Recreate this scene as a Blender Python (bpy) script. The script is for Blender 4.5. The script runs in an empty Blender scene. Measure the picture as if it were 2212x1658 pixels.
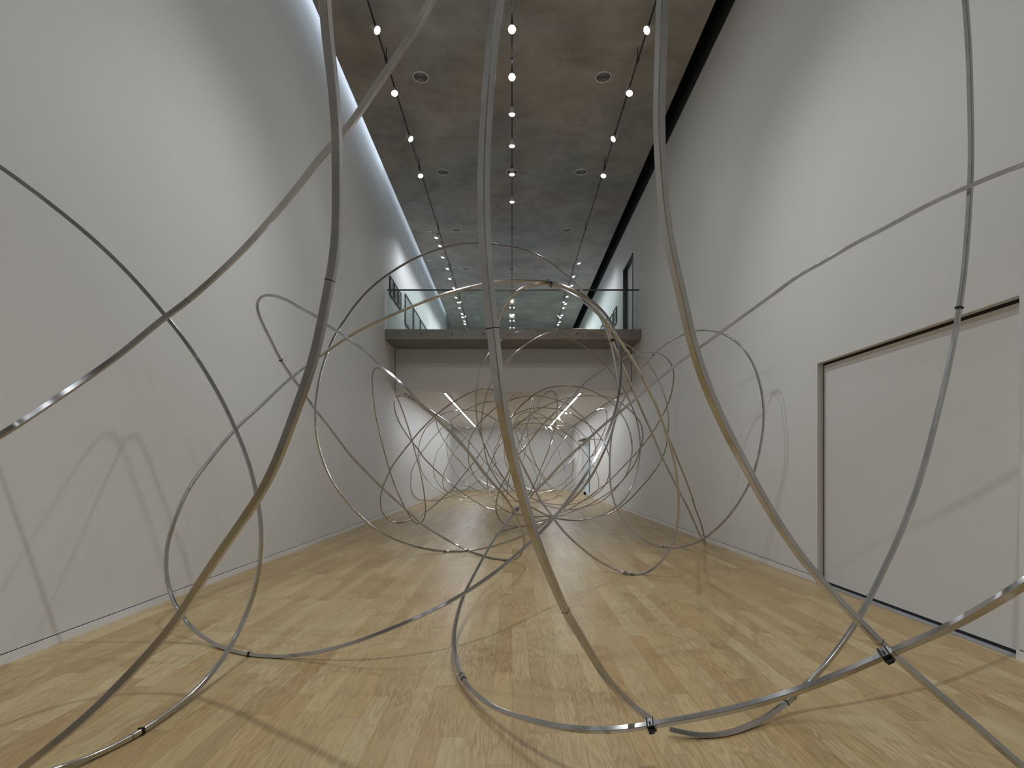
import bpy, bmesh, math, random
from mathutils import Vector, Matrix
random.seed(7)
scene = bpy.context.scene
COL = scene.collection

# ------------------------------------------------------------------ camera
EYE = 1.387                      # lens height above the floor
cam_d = bpy.data.cameras.new('camera')
cam = bpy.data.objects.new('camera', cam_d)
COL.objects.link(cam)
cam.location = (0, 0, EYE)
cam.rotation_euler = (math.radians(90), 0, 0)
cam_d.sensor_width = 36.0
cam_d.lens = 1180.0 / 2212.0 * 36.0
cam_d.shift_y = (1008 - 829) / 2212.0
cam_d.clip_start = 0.05
cam_d.clip_end = 200
scene.camera = cam

# ------------------------------------------------------------------ world, exposure
world = bpy.data.worlds.new('world')
scene.world = world
world.use_nodes = True
bg = world.node_tree.nodes['Background']
bg.inputs[0].default_value = (0.70, 0.83, 0.95, 1)
bg.inputs[1].default_value = 2.4
scene.view_settings.view_transform = 'Standard'
scene.view_settings.look = 'None'
scene.view_settings.gamma = 1
scene.view_settings.exposure = 0.0
scene.view_settings.use_curve_mapping = False

POWER_SIDE = 89.0     # W, spotlights of the two outer tracks
POWER_MID = 340.0      # W, spotlights of the middle track
POWER_FAR = 60.0      # W, upper gallery spotlights
LINE_E = 66.0           # emission of the linear lights in the low room
COVE_W = 26.0

# ------------------------------------------------------------------ materials
def new_mat(name):
    m = bpy.data.materials.new(name); m.use_nodes = True
    nt = m.node_tree
    return m, nt, nt.nodes['Principled BSDF']

def simple(name, col, rough=0.5, metal=0.0, spec=0.5):
    m, nt, b = new_mat(name)
    b.inputs['Base Color'].default_value = (*col, 1)
    b.inputs['Roughness'].default_value = rough
    b.inputs['Metallic'].default_value = metal
    b.inputs['Specular IOR Level'].default_value = spec
    return m

def emit(name, col, e):
    m, nt, b = new_mat(name)
    b.inputs['Base Color'].default_value = (*col, 1)
    b.inputs['Emission Color'].default_value = (*col, 1)
    b.inputs['Emission Strength'].default_value = e
    return m

def N(nt, t, **kw):
    n = nt.nodes.new(t)
    for k, v in kw.items(): setattr(n, k, v)
    return n

def math_node(nt, op, a, b=None):
    n = N(nt, 'ShaderNodeMath', operation=op)
    for i, v in enumerate((a, b)):
        if v is None: continue
        if isinstance(v, (int, float)): n.inputs[i].default_value = v
        else: nt.links.new(v, n.inputs[i])
    return n.outputs[0]

def noise(nt, vec, scale, detail=4, rough=0.5, dist=0.0):
    n = N(nt, 'ShaderNodeTexNoise')
    n.inputs['Scale'].default_value = scale; n.inputs['Detail'].default_value = detail
    n.inputs['Roughness'].default_value = rough; n.inputs['Distortion'].default_value = dist
    nt.links.new(vec, n.inputs['Vector'])
    return n.outputs['Fac']

def ramp(nt, fac, stops):
    r = N(nt, 'ShaderNodeValToRGB')
    el = r.color_ramp.elements
    while len(el) < len(stops): el.new(0.5)
    for e, (p, c) in zip(el, stops): e.position = p; e.color = (*c, 1)
    nt.links.new(fac, r.inputs[0])
    return r.outputs[0]

def mix(nt, fac, a, b, mode='MIX'):
    n = N(nt, 'ShaderNodeMix', data_type='RGBA', blend_type=mode)
    if isinstance(fac, (int, float)): n.inputs[0].default_value = fac
    else: nt.links.new(fac, n.inputs[0])
    for i, v in ((6, a), (7, b)):
        if isinstance(v, tuple): n.inputs[i].default_value = (*v, 1)
        else: nt.links.new(v, n.inputs[i])
    return n.outputs[2]

def wall_paint(name, col):
    m, nt, b = new_mat(name)
    tc = N(nt, 'ShaderNodeTexCoord')
    f = noise(nt, tc.outputs['Object'], 0.5, 3, 0.6)
    c = ramp(nt, f, [(0.3, tuple(v * 0.97 for v in col)), (0.7, col)])
    nt.links.new(c, b.inputs['Base Color'])
    b.inputs['Roughness'].default_value = 0.62
    b.inputs['Specular IOR Level'].default_value = 0.25
    bp = N(nt, 'ShaderNodeBump'); bp.inputs['Strength'].default_value = 0.03
    nt.links.new(noise(nt, tc.outputs['Object'], 180, 3), bp.inputs['Height'])
    nt.links.new(bp.outputs[0], b.inputs['Normal'])
    return m

def concrete(name, lo, hi, scale=0.9):
    m, nt, b = new_mat(name)
    tc = N(nt, 'ShaderNodeTexCoord')
    mp = N(nt, 'ShaderNodeMapping'); mp.inputs['Scale'].default_value = (1, 1.0, 1)
    nt.links.new(tc.outputs['Object'], mp.inputs[0])
    f = noise(nt, mp.outputs[0], scale, 9, 0.66, 0.4)
    c = ramp(nt, f, [(0.3, lo), (0.52, tuple((a + d) / 2 for a, d in zip(lo, hi))), (0.75, hi)])
    mp2 = N(nt, 'ShaderNodeMapping'); mp2.inputs['Scale'].default_value = (0.8, 2.2, 1)
    nt.links.new(tc.outputs['Object'], mp2.inputs[0])
    f2 = noise(nt, mp2.outputs[0], 2.2, 6, 0.6)
    s = ramp(nt, f2, [(0.35, (0.93, 0.93, 0.93)), (0.65, (1.05, 1.045, 1.04))])
    c = mix(nt, 1.0, c, s, 'MULTIPLY')
    f3 = noise(nt, tc.outputs['Object'], 0.35, 2)
    w = ramp(nt, f3, [(0.4, (1.05, 0.99, 0.94)), (0.6, (0.95, 1.0, 1.01))])
    c = mix(nt, 1.0, c, w, 'MULTIPLY')
    nt.links.new(c, b.inputs['Base Color'])
    b.inputs['Roughness'].default_value = 0.7
    bp = N(nt, 'ShaderNodeBump'); bp.inputs['Strength'].default_value = 0.08
    nt.links.new(noise(nt, tc.outputs['Object'], 30, 5), bp.inputs['Height'])
    nt.links.new(bp.outputs[0], b.inputs['Normal'])
    return m

def oak_floor():
    m, nt, b = new_mat('oak_planks')
    L = nt.links
    tc = N(nt, 'ShaderNodeTexCoord')
    sp = N(nt, 'ShaderNodeSeparateXYZ'); L.new(tc.outputs['Object'], sp.inputs[0])
    W, LEN = 0.12, 1.15
    u = math_node(nt, 'DIVIDE', sp.outputs[0], W)
    row = math_node(nt, 'FLOOR', u)
    wn = N(nt, 'ShaderNodeTexWhiteNoise', noise_dimensions='1D'); L.new(row, wn.inputs['W'])
    v0 = math_node(nt, 'DIVIDE', sp.outputs[1], LEN)
    v = math_node(nt, 'ADD', v0, math_node(nt, 'MULTIPLY', wn.outputs[0], 17.0))
    pid = math_node(nt, 'FLOOR', v)
    cb = N(nt, 'ShaderNodeCombineXYZ'); L.new(row, cb.inputs[0]); L.new(pid, cb.inputs[1])
    wn2 = N(nt, 'ShaderNodeTexWhiteNoise', noise_dimensions='2D'); L.new(cb.outputs[0], wn2.inputs['Vector'])
    sc = N(nt, 'ShaderNodeSeparateColor'); L.new(wn2.outputs['Color'], sc.inputs[0])
    base = ramp(nt, sc.outputs[0], [(0.0, (0.400, 0.272, 0.118)), (0.35, (0.458, 0.330, 0.152)),
                                    (0.65, (0.478, 0.358, 0.174)), (1.0, (0.530, 0.415, 0.222))])
    tint = ramp(nt, sc.outputs[1], [(0.0, (1.03, 0.98, 0.94)), (0.5, (1, 1, 1)), (1.0, (0.97, 1.0, 0.99))])
    base = mix(nt, 1.0, base, tint, 'MULTIPLY')
    # grain coordinates: across compressed, along stretched, shifted for each plank
    off = math_node(nt, 'MULTIPLY', sc.outputs[2], 60.0)
    gx = math_node(nt, 'ADD', sp.outputs[0], off)
    gy = math_node(nt, 'MULTIPLY', math_node(nt, 'ADD', sp.outputs[1], off), 0.085)
    gv = N(nt, 'ShaderNodeCombineXYZ'); L.new(gx, gv.inputs[0]); L.new(gy, gv.inputs[1]); L.new(off, gv.inputs[2])
    g1 = noise(nt, gv.outputs[0], 9.0, 3, 0.55)
    rings = math_node(nt, 'SINE', math_node(nt, 'MULTIPLY', g1, 95.0))
    rr = ramp(nt, math_node(nt, 'MULTIPLY_ADD', rings, 0.5), [(0.0, (1.03, 1.03, 1.03)), (1.0, (0.72, 0.64, 0.54))])
    strength = ramp(nt, noise(nt, tc.outputs['Object'], 1.7, 2), [(0.35, (0.25,) * 3), (0.65, (0.95,) * 3)])
    c = mix(nt, 1.0, base, mix(nt, strength, (1, 1, 1), rr), 'MULTIPLY')
    fib = noise(nt, gv.outputs[0], 85.0, 3, 0.6)
    c = mix(nt, 1.0, c, ramp(nt, fib, [(0.35, (0.92, 0.91, 0.89)), (0.6, (1.02, 1.02, 1.02))]), 'MULTIPLY')
    # joints
    fu = math_node(nt, 'FRACT', u); fv = math_node(nt, 'FRACT', v)
    ju = math_node(nt, 'LESS_THAN', fu, 0.011); jv = math_node(nt, 'LESS_THAN', fv, 0.0016)
    j = math_node(nt, 'MAXIMUM', ju, jv)
    c = mix(nt, j, c, (0.13, 0.085, 0.045))
    L.new(c, b.inputs['Base Color'])
    rg = N(nt, 'ShaderNodeMapRange'); L.new(fib, rg.inputs[0])
    rg.inputs[3].default_value = 0.30; rg.inputs[4].default_value = 0.42
    L.new(rg.outputs[0], b.inputs['Roughness'])
    b.inputs['Specular IOR Level'].default_value = 0.55
    return m

def tube_metal():
    m, nt, b = new_mat('brushed_aluminium')
    tc = N(nt, 'ShaderNodeTexCoord')
    f = noise(nt, tc.outputs['Object'], 6, 5, 0.6)
    c = ramp(nt, f, [(0.35, (0.46, 0.46, 0.458)), (0.65, (0.55, 0.55, 0.548))])
    nt.links.new(c, b.inputs['Base Color'])
    b.inputs['Metallic'].default_value = 1.0
    uv = N(nt, 'ShaderNodeUVMap')
    mp = N(nt, 'ShaderNodeMapping'); mp.inputs['Scale'].default_value = (60, 1.2, 1)
    nt.links.new(uv.outputs[0], mp.inputs[0])
    f2 = noise(nt, mp.outputs[0], 3, 4, 0.6)
    rg = N(nt, 'ShaderNodeMapRange'); nt.links.new(f2, rg.inputs[0])
    rg.inputs[3].default_value = 0.10; rg.inputs[4].default_value = 0.24
    nt.links.new(rg.outputs[0], b.inputs['Roughness'])
    return m

def glass():
    m = bpy.data.materials.new('clear_glass'); m.use_nodes = True
    nt = m.node_tree; nt.nodes.clear()
    out = N(nt, 'ShaderNodeOutputMaterial')
    tr = N(nt, 'ShaderNodeBsdfTransparent'); tr.inputs[0].default_value = (0.90, 0.95, 0.93, 1)
    gl = N(nt, 'ShaderNodeBsdfGlossy'); gl.inputs['Roughness'].default_value = 0.02
    gl.inputs[0].default_value = (0.9, 0.95, 0.93, 1)
    fr = N(nt, 'ShaderNodeFresnel'); fr.inputs[0].default_value = 1.45
    mx = N(nt, 'ShaderNodeMixShader')
    nt.links.new(fr.outputs[0], mx.inputs[0]); nt.links.new(tr.outputs[0], mx.inputs[1])
    nt.links.new(gl.outputs[0], mx.inputs[2]); nt.links.new(mx.outputs[0], out.inputs[0])
    return m

M_WALL = wall_paint('white_wall_paint', (0.74, 0.735, 0.725))
M_SKIRT = simple('skirting_white', (0.78, 0.78, 0.78), 0.4)
M_GAP = simple('shadow_gap_black', (0.012, 0.012, 0.012), 0.8)
M_SHADE = simple('dark_recess_shade', (0.03, 0.033, 0.036), 0.8)  # near-black colour standing for shade
M_CEIL = concrete('ceiling_concrete', (0.26, 0.245, 0.225), (0.50, 0.475, 0.445))
M_SLAB = concrete('slab_concrete', (0.20, 0.195, 0.18), (0.30, 0.29, 0.275), 2.5)
M_LOWC = wall_paint('white_ceiling_paint', (0.70, 0.69, 0.68))
M_FLOOR = oak_floor()
M_TUBE = tube_metal()
M_CLIP = simple('black_steel_clip', (0.02, 0.02, 0.02), 0.45, 0.6)
M_BRACKET = simple('zinc_bracket', (0.42, 0.42, 0.42), 0.3, 1.0)
M_BLACK = simple('black_metal', (0.02, 0.02, 0.02), 0.5, 0.3)
M_STEEL = simple('dark_steel', (0.10, 0.105, 0.105), 0.4, 0.8)
M_LAMPW = simple('lamp_white', (0.75, 0.75, 0.75), 0.35)
M_LENS = emit('lamp_lens', (1.0, 0.98, 0.95), 22.0)
M_LINE = emit('line_diffuser', (0.86, 0.92, 1.0), LINE_E)
M_GLASS = glass()
M_VENT = simple('vent_ring', (0.75, 0.75, 0.74), 0.5)
M_VENTD = simple('vent_dark', (0.02, 0.02, 0.02), 0.6)
M_VENTM = simple('vent_blade', (0.38, 0.38, 0.37), 0.5)
M_FRAME = simple('picture_frame_dark', (0.05, 0.05, 0.05), 0.4)
M_MAT = simple('picture_mount', (0.62, 0.62, 0.60), 0.6)
M_PICG = simple('pale_grey_print', (0.42, 0.45, 0.46), 0.35)
M_PICD = simple('dark_print', (0.05, 0.06, 0.07), 0.35)
M_DOOR = wall_paint('panel_paint', (0.70, 0.695, 0.685))
M_JAMB = simple('pale_jamb', (0.72, 0.75, 0.76), 0.5)
M_SCREED = simple('grey_screed', (0.30, 0.31, 0.32), 0.6)

# ------------------------------------------------------------------ mesh helpers
def box(bm, x0, x1, y0, y1, z0, z1, mi=0):
    vs = [bm.verts.new(p) for p in ((x0,y0,z0),(x1,y0,z0),(x1,y1,z0),(x0,y1,z0),(x0,y0,z1),(x1,y0,z1),(x1,y1,z1),(x0,y1,z1))]
    for q in ((0,3,2,1),(4,5,6,7),(0,1,5,4),(1,2,6,5),(2,3,7,6),(3,0,4,7)):
        f = bm.faces.new([vs[i] for i in q]); f.material_index = mi

def lathe(bm, prof, n=24, mat=None, mi=0, closed_ends=True):
    mat = mat or Matrix()
    rings = []
    for r, z in prof:
        rings.append([bm.verts.new(mat @ Vector((r*math.cos(2*math.pi*i/n), r*math.sin(2*math.pi*i/n), z))) for i in range(n)])
    for a, b in zip(rings, rings[1:]):
        for i in range(n):
            f = bm.faces.new((a[i], a[(i+1) % n], b[(i+1) % n], b[i])); f.smooth = True; f.material_index = mi
    if closed_ends:
        for r in (rings[0][::-1], rings[-1]):
            f = bm.faces.new(r); f.material_index = mi

def obj(name, bm, mats, parent=None, fix=True):
    if fix: bmesh.ops.recalc_face_normals(bm, faces=bm.faces)
    me = bpy.data.meshes.new(name); bm.to_mesh(me); bm.free()
    for m in (mats if isinstance(mats, (list, tuple)) else [mats]): me.materials.append(m)
    o = bpy.data.objects.new(name, me); COL.objects.link(o)
    if parent: o.parent = parent
    return o

def struct(name, bm, mats, parent=None):
    o = obj(name, bm, mats, parent)
    if not parent: o['kind'] = 'structure'
    return o

def thing(name, label, cat, loc=(0, 0, 0), group=None):
    o = bpy.data.objects.new(name, None); COL.objects.link(o)
    o.empty_display_size = 0.1
    o.location = loc; o['label'] = label; o['category'] = cat
    if group: o['group'] = group
    return o

def BM(): return bmesh.new()

# ------------------------------------------------------------------ room shell
XL, XR = -3.58, 3.65
CEIL = EYE + 7.64
Y0, Y1 = -7.0, 33.0
SLABT = EYE + 3.88; SLABB = EYE + 3.60
LOWC = EYE + 2.31
YB, YH = 15.4, 16.7

def wall_along_y(name, x0, x1, ya, yb, za, zb, holes, mat):
    ys = sorted({ya, yb, *[h[0] for h in holes], *[h[1] for h in holes]})
    zs = sorted({za, zb, *[h[2] for h in holes], *[h[3] for h in holes]})
    bm = BM()
    for i in range(len(ys) - 1):
        for j in range(len(zs) - 1):
            cy, cz = (ys[i] + ys[i+1]) / 2, (zs[j] + zs[j+1]) / 2
            if any(h[0] < cy < h[1] and h[2] < cz < h[3] for h in holes): continue
            box(bm, x0, x1, ys[i], ys[i+1], zs[j], zs[j+1])
    return struct(name, bm, mat)

bm = BM(); box(bm, XL - 0.3, XR + 0.3, Y0, Y1, -0.12, 0.0)
struct('floor', bm, M_FLOOR)

DOORH = (3.93, 6.53, 0.0, EYE + 1.235)
GDOOR = (25.6, 28.0, 0.0, EYE + 1.28)
UDOOR = (16.46, 17.9, SLABT, EYE + 6.45)
wall_along_y('wall_left', XL - 0.3, XL, Y0, Y1, 0.0, CEIL + 1.0, [], M_WALL)
wall_along_y('wall_right', XR, XR + 0.3, Y0, Y1, 0.0, CEIL + 1.0, [DOORH, GDOOR, UDOOR], M_WALL)
bm = BM(); box(bm, XL - 0.3, XR + 0.3, Y0 - 0.2, Y0, 0, CEIL + 1.0); struct('wall_back', bm, M_WALL)
bm = BM(); box(bm, XL - 0.3, XR + 0.3, Y1, Y1 + 0.2, 0, CEIL + 1.0); struct('wall_far', bm, M_WALL)

# ceiling slab with a slot along either wall
bm = BM(); box(bm, -3.27, 3.34, Y0, Y1, CEIL, CEIL + 0.3); struct('ceiling', bm, M_CEIL)
bm = BM(); box(bm, XL - 0.3, XR + 0.3, Y0, Y1, CEIL + 1.0, CEIL + 1.15); struct('ceiling_upper', bm, M_WALL)
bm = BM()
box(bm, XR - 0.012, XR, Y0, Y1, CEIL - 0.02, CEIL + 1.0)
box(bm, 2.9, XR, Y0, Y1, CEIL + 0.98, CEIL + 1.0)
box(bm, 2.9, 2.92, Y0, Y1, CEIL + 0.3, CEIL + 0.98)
struct('trim_1', bm, M_SHADE)  # darkness of the unlit right slot put into the colour

# gallery floor (concrete), header wall and low ceiling beneath it
bm = BM(); box(bm, XL, XR, YB, YH, SLABB, SLABT)
for k in range(8):
    X = -2.56 + k * 0.88
    if X > 2.6: break
    lathe(bm, [(0.022, 0.0), (0.022, 0.004)], 12, Matrix.Translation((X, YB + 0.001, (SLABB + SLABT) / 2 + 0.01)) @ Matrix.Rotation(math.radians(90), 4, 'X'), 1)
struct('floor_gallery_edge', bm, [M_SLAB, M_GAP])
bm = BM(); box(bm, XL, XR, YH, Y1, SLABT - 0.25, SLABT); struct('floor_gallery', bm, M_SCREED)
bm = BM(); box(bm, XL, XR, YH, YH + 0.2, LOWC, SLABB + 0.03); struct('wall_header', bm, M_WALL)
bm = BM(); box(bm, XL, XR, YH + 0.2, Y1, LOWC, LOWC + 0.15); struct('ceiling_low', bm, M_LOWC)
bm = BM()
for s, x in ((1, XL), (-1, XR)):
    box(bm, min(x, x + s*0.012), max(x, x + s*0.012), YH - 0.014, YH, LOWC, SLABB)
struct('trim_2', bm, M_SHADE)  # thin dark strips painted as shade in the header corners
# dashed slots in the low ceiling next to both walls
bm = BM()
y = YH + 0.35
while y < 31.6:
    ln = 0.42
    for x in (-3.36, 3.44): box(bm, x - 0.03, x + 0.03, y, y + ln, LOWC - 0.004, LOWC)
    y += 0.66
struct('trim_3', bm, M_GAP)

# baseboards: flush board under a black shadow gap
def baseboard(name, x, sgn, ranges):
    bm = BM()
    for a, b in ranges:
        x0, x1 = sorted((x, x + sgn * 0.012)); box(bm, x0, x1, a, b, 0, 0.068)
        x0, x1 = sorted((x, x + sgn * 0.003)); box(bm, x0, x1, a, b, 0.068, 0.074, 1)
    struct(name, bm, [M_SKIRT, M_GAP])
baseboard('baseboard_left', XL, 1, [(Y0, Y1)])
baseboard('baseboard_right', XR, -1, [(Y0, DOORH[0]), (DOORH[1], GDOOR[0]), (GDOOR[1], Y1)])
bm = BM(); box(bm, XL + 0.012, XR - 0.012, Y1 - 0.012, Y1, 0, 0.068); struct('baseboard_far', bm, M_SKIRT)

# large flush service door set back in the right wall
d = struct('door_1', (lambda b: (box(b, XR + 0.07, XR + 0.12, DOORH[0] + 0.0, DOORH[1] - 0.022, 0.035, DOORH[3] - 0.03), b)[1])(BM()), M_DOOR)
bm = BM(); box(bm, XR + 0.13, XR + 0.29, DOORH[0], DOORH[1], 0.0, DOORH[3]); box(bm, XR + 0.073, XR + 0.131, DOORH[0], DOORH[1], DOORH[3] - 0.032, DOORH[3]); box(bm, XR + 0.073, XR + 0.131, DOORH[1] - 0.024, DOORH[1], 0, DOORH[3]); box(bm, XR + 0.073, XR + 0.131, DOORH[0], DOORH[1], 0.0065, 0.034)
obj('door_gap_shade', bm, M_GAP, d)  # black filler painted as the shade in the gaps round the panel
bm = BM(); box(bm, XR + 0.0, XR + 0.13, DOORH[0], DOORH[1], 0.0, 0.006); obj('threshold', bm, M_SCREED, d)
bm = BM(); box(bm, XR - 0.012, XR + 0.07, DOORH[0]-0.001, DOORH[0]+0.012, 0.0, 0.07); obj('jamb_foot', bm, M_SKIRT, d)

# glazed door at the far end of the right wall
g = struct('door_2', (lambda b: (
    box(b, XR + 0.02, XR + 0.30, GDOOR[0], GDOOR[0] + 0.05, 0, GDOOR[3]),
    box(b, XR + 0.02, XR + 0.30, GDOOR[1] - 0.9, GDOOR[1], 0, GDOOR[3]),
    box(b, XR + 0.02, XR + 0.30, GDOOR[0], GDOOR[1], GDOOR[3] - 0.06, GDOOR[3]),
    box(b, XR + 0.02, XR + 0.30, GDOOR[0], GDOOR[1], 0, 0.12),
    b)[-1])(BM()), M_JAMB)
bm = BM(); box(bm, XR + 0.14, XR + 0.155, GDOOR[0] + 0.05, GDOOR[1] - 0.9, 0.12, GDOOR[3] - 0.06); obj('pane', bm, M_GLASS, g)
bm = BM(); box(bm, XR + 0.1, XR + 0.2, GDOOR[0] + 0.9, GDOOR[0] + 0.96, 0.12, GDOOR[3] - 0.06); obj('mullion', bm, M_STEEL, g)
bm = BM(); box(bm, XR - 0.3, XR, GDOOR[0] + 0.1, GDOOR[1] - 0.2, GDOOR[3] + 0.0, GDOOR[3] + 0.06); obj('door_closer', bm, M_BLACK, g)

# doorway of the upper gallery
g = struct('door_3', (lambda b: (
    box(b, XR - 0.02, XR + 0.3, UDOOR[1] - 0.05, UDOOR[1], UDOOR[2], UDOOR[3]),
    box(b, XR - 0.02, XR + 0.3, UDOOR[0], UDOOR[0] + 0.05, UDOOR[2], UDOOR[3]),
    box(b, XR - 0.02, XR + 0.3, UDOOR[0], UDOOR[1], UDOOR[3] - 0.05, UDOOR[3]),
    b)[-1])(BM()), M_STEEL)
bm = BM(); box(bm, XR + 0.12, XR + 0.17, UDOOR[0] + 0.05, UDOOR[1] - 0.05, UDOOR[2], UDOOR[3] - 0.05); obj('door_leaf', bm, M_DOOR, g)

# ------------------------------------------------------------------ glass balustrade
RAILZ = EYE + (1008 - 626) * 15.45 / 1180
b = thing('glass_balustrade', 'frameless clear glass balustrade with thin dark rail on the concrete gallery edge', 'railing', (0, YB + 0.05, SLABT))
bm = BM(); box(bm, XL + 0.05, XR - 0.06, -0.02, 0.02, RAILZ - SLABT - 0.018, RAILZ - SLABT + 0.018); obj('handrail', bm, M_STEEL, b)
xs = [XL + 0.06, -2.02, -0.02, 1.80, XR - 0.08]
for x0, x1 in zip(xs, xs[1:]):
    bm = BM(); box(bm, x0 + 0.006, x1 - 0.006, -0.006, 0.006, 0.0, RAILZ - SLABT - 0.018); obj('glass_pane', bm, M_GLASS, b)

# ------------------------------------------------------------------ pictures on the gallery walls
def picture(x, ya, yb, za, zb, label, cat, group, inner, mount, sgn):
    t = thing('framed_picture', label, cat, (x, (ya + yb) / 2, (za + zb) / 2), group)
    hy, hz = (yb - ya) / 2, (zb - za) / 2
    fw = 0.035
    bm = BM()
    X0, X1 = sorted((0, sgn * 0.04))
    box(bm, X0, X1, -hy, -hy + fw, -hz, hz); box(bm, X0, X1, hy - fw, hy, -hz, hz)
    box(bm, X0, X1, -hy + fw, hy - fw, -hz, -hz + fw); box(bm, X0, X1, -hy + fw, hy - fw, hz - fw, hz)
    obj('frame', bm, M_FRAME, t)
    X0, X1 = sorted((0.0, sgn * 0.018))
    bm = BM(); box(bm, X0, X1, -hy + fw, hy - fw, -hz + fw, hz - fw); obj('mount', bm, M_MAT if mount else inner, t)
    if mount:
        X0, X1 = sorted((sgn * 0.0182, sgn * 0.020))
        bm = BM(); box(bm, X0, X1, -hy + 0.1, hy - 0.1, -hz + 0.1, hz - 0.1); obj('print', bm, inner, t)
E = EYE
picture(XL, 15.93, 16.42, E+5.02, E+5.58, 'small dark framed picture nearest the glass, left gallery wall', 'picture', 'small pictures on the left gallery wall', M_PICD, True, 1)
picture(XL, 16.52, 16.98, E+5.02, E+5.57, 'small dark framed picture, middle one of three, left gallery wall', 'picture', 'small pictures on the left gallery wall', M_PICD, True, 1)
picture(XL, 17.07, 17.5, E+5.02, E+5.56, 'small dark framed picture beside the large pale ones, left gallery wall', 'picture', 'small pictures on the left gallery wall', M_PICD, True, 1)
picture(XL, 18.2, 19.6, E+4.76, E+5.77, 'large pale grey picture in black frame, nearest of three on left gallery wall', 'picture', 'large pictures on the left gallery wall', M_PICG, False, 1)
picture(XL, 19.75, 21.1, E+4.76, E+5.75, 'large pale grey picture, partly hidden by slab, middle of three on left gallery wall', 'picture', 'large pictures on the left gallery wall', M_PICG, False, 1)
picture(XL, 21.25, 22.6, E+4.76, E+5.73, 'large pale picture showing only its top corner, farthest on left gallery wall', 'picture', 'large pictures on the left gallery wall', M_PICG, False, 1)
picture(XR, 18.95, 19.5, E+5.02, E+5.57, 'small dark picture beyond the gallery doorway, right wall, nearer of two', 'picture', 'small pictures on the right gallery wall', M_PICD, True, -1)
picture(XR, 19.62, 20.15, E+5.02, E+5.52, 'small pale picture beyond the gallery doorway, right wall, farther of two', 'picture', 'small pictures on the right gallery wall', M_PICG, True, -1)
picture(XR, 20.9, 22.3, E+4.76, E+5.7, 'large dark framed picture low on the right gallery wall behind the loops', 'picture', None, M_PICG, False, -1)

# ------------------------------------------------------------------ ceiling air outlets
def vent(x, y, label, group, r=0.158):
    t = thing('air_outlet', label, 'vent', (x, y, CEIL), group)
    bm = BM(); lathe(bm, [(r, 0), (r, -0.012), (r*0.96, -0.02), (r*0.86, -0.02), (r*0.84, -0.01), (r*0.84, 0)], 32, closed_ends=False); obj('ring', bm, M_VENT, t)
    bm = BM(); lathe(bm, [(r*0.86, 0), (r*0.86, -0.003)], 32); obj('backing', bm, M_VENTD, t)
    bm = BM()
    for q in (0.66, 0.46, 0.24):
        lathe(bm, [(r*q, -0.003), (r*q, -0.014), (r*(q-0.06), -0.014), (r*(q-0.06), -0.003)], 28, closed_ends=False)
    obj('louvre', bm, M_VENTM, t)
    return t
names = ['first', 'second', 'third', 'fourth', 'fifth', 'sixth']
for i, y in enumerate([10.7, 14.15, 17.6, 21.05, 24.5, 27.95]):
    for s, side in ((-1.79, 'left'), (1.79, 'right')):
        vent(s, y, 'round louvred air outlet in concrete ceiling, %s row, %s from the viewer' % (side, names[i]), 'round air outlets in the concrete ceiling')
for i, y in enumerate([14.15, 21.05, 27.95]):
    vent(0.0 + 0.01, y, 'round air outlet above the middle light track, %s from the viewer' % names[i], 'round air outlets in the concrete ceiling')
for x, y, w in ((-3.09, 20.2, 'farther'), (-2.69, 17.7, 'nearer')):
    t = thing('ceiling_fitting', 'small pale round fitting left of the left light track, %s one' % w, 'ceiling fitting', (x, y, CEIL), 'small pale ceiling fittings')
    bm = BM(); lathe(bm, [(0.085, 0), (0.085, -0.02), (0.06, -0.025), (0.055, -0.005)], 24, closed_ends=False); obj('rim', bm, M_LAMPW, t)
    bm = BM(); lathe(bm, [(0.06, 0), (0.06, -0.006)], 24); obj('core', bm, M_VENTM, t)

# ------------------------------------------------------------------ light tracks
TRZ = EYE + 7.4
def track(x, label):
    t = thing('light_track', label, 'light track', (x, 0, TRZ))
    bm = BM(); box(bm, -0.012, 0.012, Y0 + 0.3, 30.5, -0.010, 0.012); obj('rail', bm, M_BLACK, t)
    for y in (-4.4, -0.9, 2.6, 6.1, 9.95, 13.5, 17.0, 20.5, 24.0, 27.5):
        bm = BM()
        box(bm, -0.006, 0.006, y - 0.006, y + 0.006, 0.012, CEIL - TRZ)
        box(bm, -0.02, 0.02, y - 0.06, y + 0.06, -0.022, 0.02)
        obj('hanger', bm, M_BLACK, t)
track(-2.29, 'long black light track hung under the concrete ceiling, left')
track(0.0, 'long black light track hung along the middle of the ceiling')
track(2.29, 'long black light track hung under the concrete ceiling, right')

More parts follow.
